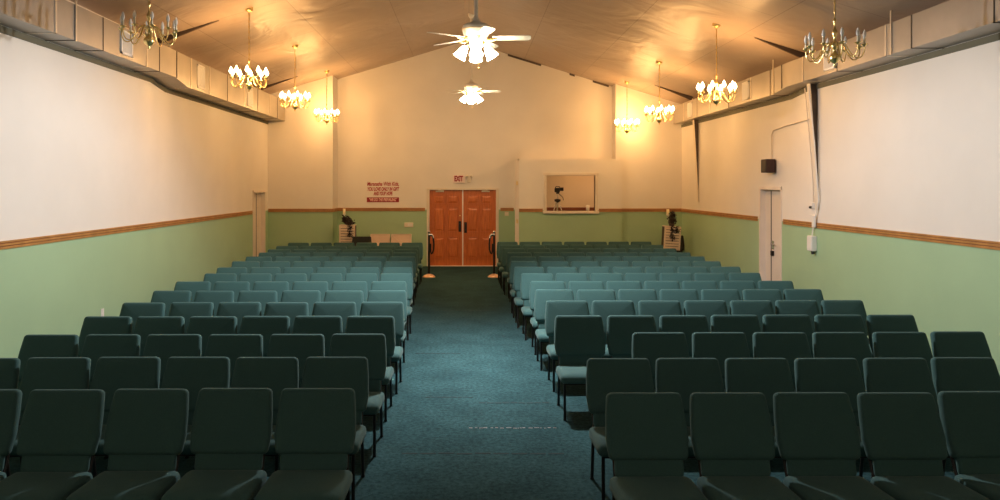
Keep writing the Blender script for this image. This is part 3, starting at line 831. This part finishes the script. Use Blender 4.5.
# slatted plant stands
def leaf_cloud(b, c, rad, n, size, rg):
    for i in range(n):
        a = rg.uniform(0, 2 * PI); u = rg.uniform(-1, 1); r = rg.random() ** .5
        d = Vector((math.cos(a) * math.sqrt(1 - u * u), math.sin(a) * math.sqrt(1 - u * u), u))
        p = Vector(c) + Vector((d.x * rad[0], d.y * rad[1], d.z * rad[2])) * r
        q = Vector((rg.uniform(-1, 1), rg.uniform(-1, 1), rg.uniform(-1, 1))).normalized(); w = d.cross(q)
        if w.length < .05: continue
        w.normalize(); s = size * rg.uniform(.6, 1.3)
        tip = p + q * s; m = p + q * s * .5
        nn = q.cross(w).normalized() * s * .08
        b.add([p, m + w * s * .28 - nn, tip, m - w * s * .28 - nn, m + nn * .6], [(0, 1, 4), (1, 2, 4), (2, 3, 4), (3, 0, 4)])
def plant_stand(x, y, tilt, label, plabel, base_h, seed, spread):
    t = thing('plant_stand', label, 'plant stand', (x, y, 0), 0, 'white slatted plant stands by the back wall')
    t.rotation_euler = (0, tilt, 0)
    w, d, z0, z1 = .205, .13, .60, 1.15
    b = MB()
    b.box(-w, -w + .035, -d, -d + .03, z0, z1); b.box(w - .035, w, -d, -d + .03, z0, z1)
    b.box(-w, w, -d, d, z1, z1 + .02); b.box(-w, w, -d, d, z0 - .02, z0)
    b.build('frame', M['slat'], t)
    b = MB(); b.box(-w + .004, w - .004, -d + .05, d, z0, z1); b.build('back_box', M['slat_back'], t)
    n = 8
    for i in range(n):
        zz = z0 + (z1 - z0) * (i + .5) / n
        s = MB(); s.hexa([(-w + .02, -d - .012, zz - .026), (w - .02, -d - .012, zz - .026), (w - .02, -d + .02, zz - .012), (-w + .02, -d + .02, zz - .012),
                          (-w + .02, -d - .006, zz + .016), (w - .02, -d - .006, zz + .016), (w - .02, -d + .02, zz + .03), (-w + .02, -d + .02, zz + .03)])
        s.build('slat', M['slat'], t)
    b = MB(); b.tube([(.06, 0, .03), (.06, 0, z0 - .01)], .03, 10); b.lathe([(0, .04), (.05, .04), (.16, .02), (.17, 0), (0, 0)], 18, (.06, 0, 0)); b.build('post', M['slat'], t)
    rg = random.Random(seed)
    # trailing plant on top
    ca, sa = math.cos(tilt), math.sin(tilt)
    p = thing('trailing_plant', plabel, 'plant', (x + sa * 1.17, y, 1.17 * ca), 0, 'dark trailing plants on the slatted stands')
    b = MB(); b.lathe([(0, 0), (.06, 0), (.075, .07), (.07, .075), (0, .07)], 14); b.build('pot', M['slat_back'], p)
    b = MB()
    for (c, rad, n_) in spread: leaf_cloud(b, c, rad, n_, .07, rg)
    b.build('foliage', M['leaf'], p)
    return t
plant_stand(-3.14, 19.35 - .3, 0, 'white slatted stand with dark plant at the left end of the back wall', 'dark drooping plant on top of the left slatted stand', 0, 3,
            [((-.02, 0, .10), (.13, .09, .09), 150), ((-.06, 0, .16), (.07, .06, .10), 60), ((.10, -.08, .06), (.12, .08, .05), 60), ((.07, -.16, -.08), (.05, .03, .10), 36), ((.09, -.16, -.24), (.035, .025, .10), 26)])
plant_stand(5.02, 18.45, .06, 'tilted white slatted stand with dark vine in the back right corner', 'dark tall vine on top of the tilted right stand', 0, 5,
            [((.01, 0, .16), (.11, .08, .16), 170), ((.02, 0, .30), (.08, .06, .06), 60), ((-.03, -.16, -.08), (.05, .03, .12), 40), ((.09, -.16, -.09), (.05, .03, .10), 36), ((-.03, -.16, -.26), (.05, .03, .08), 30)])
def sconce(x, y, label):
    t = thing('candle_sconce', label, 'candle', (x, y, 1.42), 0, 'cream candles on the back wall')
    b = MB(); b.lathe([(0, -.02), (.045, -.02), (.05, 0), (.03, .005), (0, .005)], 14); b.tube([(0, 0, -.01), (0, .05, -.03), (0, .105, -.03)], .008, 6); b.tube([(0, 0, -.02), (.0, 0, -.16)], .010, 6); b.build('holder', M['white_paint'], t)
    b = MB(); b.lathe([(0, .005), (.038, .005), (.039, .02), (.037, .14), (.02, .146), (0, .14)], 16); b.build('candle', M['wax'], t)
    b = MB(); b.tube([(0, 0, .14), (.002, 0, .17)], .003, 5); b.build('wick', M['black'], t)
sconce(-3.36, YB - .105, 'cream candle in a wall holder above the left plant stand')
sconce(5.22, YR - .105, 'cream candle in a wall holder above the right tilted stand')

# two cream boards leaning on the back wall
def board(x0, x1, label, diag):
    b = MB(); xm = (x0 + x1) / 2; hw = (x1 - x0) / 2
    t = thing('leaning_board', label, 'board', (xm, 19.62, 0), 0, 'cream boards leaning on the back wall')
    b.hexa([(-hw, 0, 0), (hw, 0, 0), (hw, .03, 0), (-hw, .03, 0), (-hw, .20, .88), (hw, .20, .88), (hw, .23, .875), (-hw, .23, .875)])
    b.build('panel', M['cream_board'], t)
    e = MB()
    def P(u, z, o=-.006): return (u, .20 * z / .88 + o, z)
    for (a, c) in (((-hw + .01, .02), (-hw + .01, .87)), ((hw - .01, .02), (hw - .01, .87)), ((-hw + .01, .868), (hw - .01, .868))):
        e.tube([P(*a), P(*c)], .012, 6)
    if diag: e.tube([P(-hw + .02, .86), P(hw - .1, .45)], .008, 6)
    e.build('edge_strip', M['slat'], t)
board(-2.66, -2.13, 'left of the two cream boards leaning on the green back wall', False)
board(-2.10, -1.55, 'right of two cream boards, with a diagonal line, on the back wall', True)

# camcorder on its tripod in the booth
t = thing('tripod', 'spindly camera tripod inside the booth window', 'tripod', (2.42, 20.1, 0))
b = MB(); b.tube([(0, 0, 1.45), (0, 0, 1.98)], .012, 8); b.build('centre_column', M['chrome'], t)
for k in range(3):
    a = PI / 2 + 2 * PI * k / 3
    b = MB(); b.tube([(.03 * math.cos(a), .03 * math.sin(a), 1.78), (.62 * math.cos(a), .62 * math.sin(a), 0)], [.016, .012], 8); b.build('leg', M['chrome'], t)
b = MB(); b.lathe([(0, 1.82), (.04, 1.82), (.06, 1.80), (.06, 1.74), (.02, 1.72), (0, 1.72)], 12); b.box(-.08, .08, -.03, .03, 1.75, 1.81); b.build('spider_hub', M['black'], t)
b = MB(); b.box(-.035, .045, -.05, .05, 1.96, 2.0); b.tube([(.03, .0, 1.97), (.16, .10, 1.86), (.18, .12, 1.78)], .008, 6); b.build('pan_head', M['black'], t)
bl = bpy.data.lights.new('booth_fill_light', 'POINT'); bl.energy = 15; bl.color = (1.0, .48, .17); bl.shadow_soft_size = .08  # unseen fill light without a fixture, added to brighten the booth interior
blo = bpy.data.objects.new('booth_fill_light', bl); COL.objects.link(blo); blo.location = (3.3, 19.85, 2.62)
t = thing('camcorder', 'black camcorder on the tripod inside the booth window', 'camcorder', (2.42, 20.1, 2.001))
b = MB(); b.box(-.075, .06, -.06, .06, 0, .12); bevel(b.build('body', M['black'], t), .012)
b = MB(); b.tube([(.05, 0, .085), (.16, 0, .085)], [.045, .05], 12); b.build('lens', M['black'], t)
b = MB(); b.box(-.09, .0, -.075, -.061, .02, .10); b.build('screen', M['black_metal'], t)
b = MB(); b.tube([(-.06, 0, .12), (-.04, 0, .155), (.05, 0, .155), (.06, 0, .12)], .012, 8); b.build('carry_handle', M['black'], t)
b = MB(); b.lathe([(0, 0), (.04, 0), (.046, .05), (.05, .15), (.047, .15), (.04, .02), (0, .02)], 16)
tag(b.build('paper_cup', M['white_paint'], None, (3.12, BY + .06, WZ0)), 'white cup standing on the right end of the booth window sill', 'cup')

# ------------------------------------------------------------------ right wall fittings
def on_right(y): return XR(y)
y = 13.70
t = thing('wall_speaker', 'dark brown box speaker on the right wall above the cream door', 'speaker', (XR(y), y, 2.55))
b = MB(); b.box(-.20, -.03, -.13, .13, -.12, .13); bevel(b.build('speaker_box', M['speaker'], t), .008)
b = MB(); b.box(-.208, -.20, -.11, .11, -.10, .11); b.build('speaker_grille', M['black'], t)
b = MB(); b.box(-.03, 0, -.04, .04, -.04, .04); b.build('wall_bracket', M['black'], t)
b = MB(); pts = [(XR(13.78) - .02, 13.78, 2.68), (XR(13.78) - .02, 13.78, 3.14), (XR(13.70) - .02, 13.70, 3.22), (XR(13.2) - .02, 13.2, 3.26), (XR(12.2) - .03, 12.15, 3.31)]
b.tube(pts, .012, 8)
tag(b.build('conduit', M['frame_flange']), 'thin cream conduit from the wall speaker along to the steel column', 'conduit')
yb_ = 12.15
t = thing('wall_box', 'white utility box on the green wall beneath the steel column cable', 'utility box', (XR(yb_), yb_, 1.23))
b = MB(); b.box(-.09, 0, -.09, .09, -.12, .13); bevel(b.build('box_body', M['white_paint'], t), .012)
b = MB(); b.box(-.096, -.09, -.07, .07, -.09, .10); b.build('box_lid', M['white_paint'], t)
b = MB(); b.tube([(-.05, -.04, -.11), (-.05, -.05, -.17)], [.03, .025], 10); b.build('cable_gland', M['black'], t)
b = MB(); x = XR(12.0)
b.tube([(x - .19, 11.96, 3.80), (x - .10, 11.95, 2.9), (x - .05, 11.95, 2.2), (x - .035, 11.94, 1.95), (x - .035, 12.02, 1.72), (x - .035, 12.1, 1.58), (x - .05, 12.14, 1.36)], .011, 8)
tag(b.build('cable', M['white_paint']), 'white cable dropping down the steel column to the utility box', 'cable', 'white cables on the steel column')
b = MB()
b.tube([(x - .17, 12.14, 3.80), (x - .09, 12.13, 2.9), (x - .04, 12.13, 2.25), (x - .03, 12.14, 1.92)], .009, 8)
tag(b.build('cable', M['frame_flange']), 'shorter cream cable running down the steel column to the small switch', 'cable', 'white cables on the steel column')
t = thing('cable_cover', 'small white cable cover on the chair rail above the utility box', 'cable cover', (XR(12.08) - .026, 12.08, 1.60))
b = MB(); b.box(-.04, 0, -.05, .05, -.10, .10); bevel(b.build('cover', M['white_paint'], t), .015)
t = thing('wall_outlet_switch', 'small white switch with black knob on right wall above rail', 'switch', (XR(12.2), 12.2, 1.86))
b = MB(); b.box(-.035, 0, -.05, .05, -.055, .05); bevel(b.build('switch_body', M['white_paint'], t), .005)
b = MB(); b.lathe([(0, 0), (.022, 0), (.018, .03), (0, .03)], 10, (-.035, .0, -.03), 0, Matrix.Rotation(-PI / 2, 4, 'Y')); b.build('knob', M['black'], t)
# outlets low on the left wall
for yy, lab in ((10.35, 'white outlet low on the left green wall above the fourth row'), (13.25, 'white outlet low on the left green wall above the seventh row')):
    t = thing('wall_outlet', lab, 'outlet', (XL(yy), yy, .40), 0, 'outlets on the left wall')
    b = MB(); b.box(0, .008, -.04, .04, -.06, .06); bevel(b.build('cover_plate', M['white_paint'], t), .003)
    b = MB()
    for dz in (-.03, .03): b.box(.008, .012, -.018, .018, dz - .016, dz + .016)
    b.build('socket', M['white_paint'], t)

# ------------------------------------------------------------------ camera, world, view
cam = bpy.data.cameras.new('camera'); co = bpy.data.objects.new('camera', cam); COL.objects.link(co)
co.location = (0, 0, 2.2); co.rotation_euler = (PI / 2, 0, 0)
cam.sensor_width = 36; cam.sensor_fit = 'HORIZONTAL'; cam.lens = 36 * 735 / 1000
cam.shift_x = .031; cam.shift_y = -.065
cam.clip_start = .05; cam.clip_end = 100
SC.camera = co
w = bpy.data.worlds.new('world'); SC.world = w; w.use_nodes = True
w.node_tree.nodes['Background'].inputs['Color'].default_value = (0, 0, 0, 1)
w.node_tree.nodes['Background'].inputs['Strength'].default_value = 0.0
SC.view_settings.view_transform = 'Standard'; SC.view_settings.look = 'None'
SC.view_settings.exposure = 0.0; SC.view_settings.gamma = 1.0; SC.view_settings.use_curve_mapping = False
SC.cycles.use_denoising = True
SC.cycles.max_bounces = 8; SC.cycles.diffuse_bounces = 5; SC.cycles.glossy_bounces = 3
SC.cycles.sample_clamp_indirect = 5.0
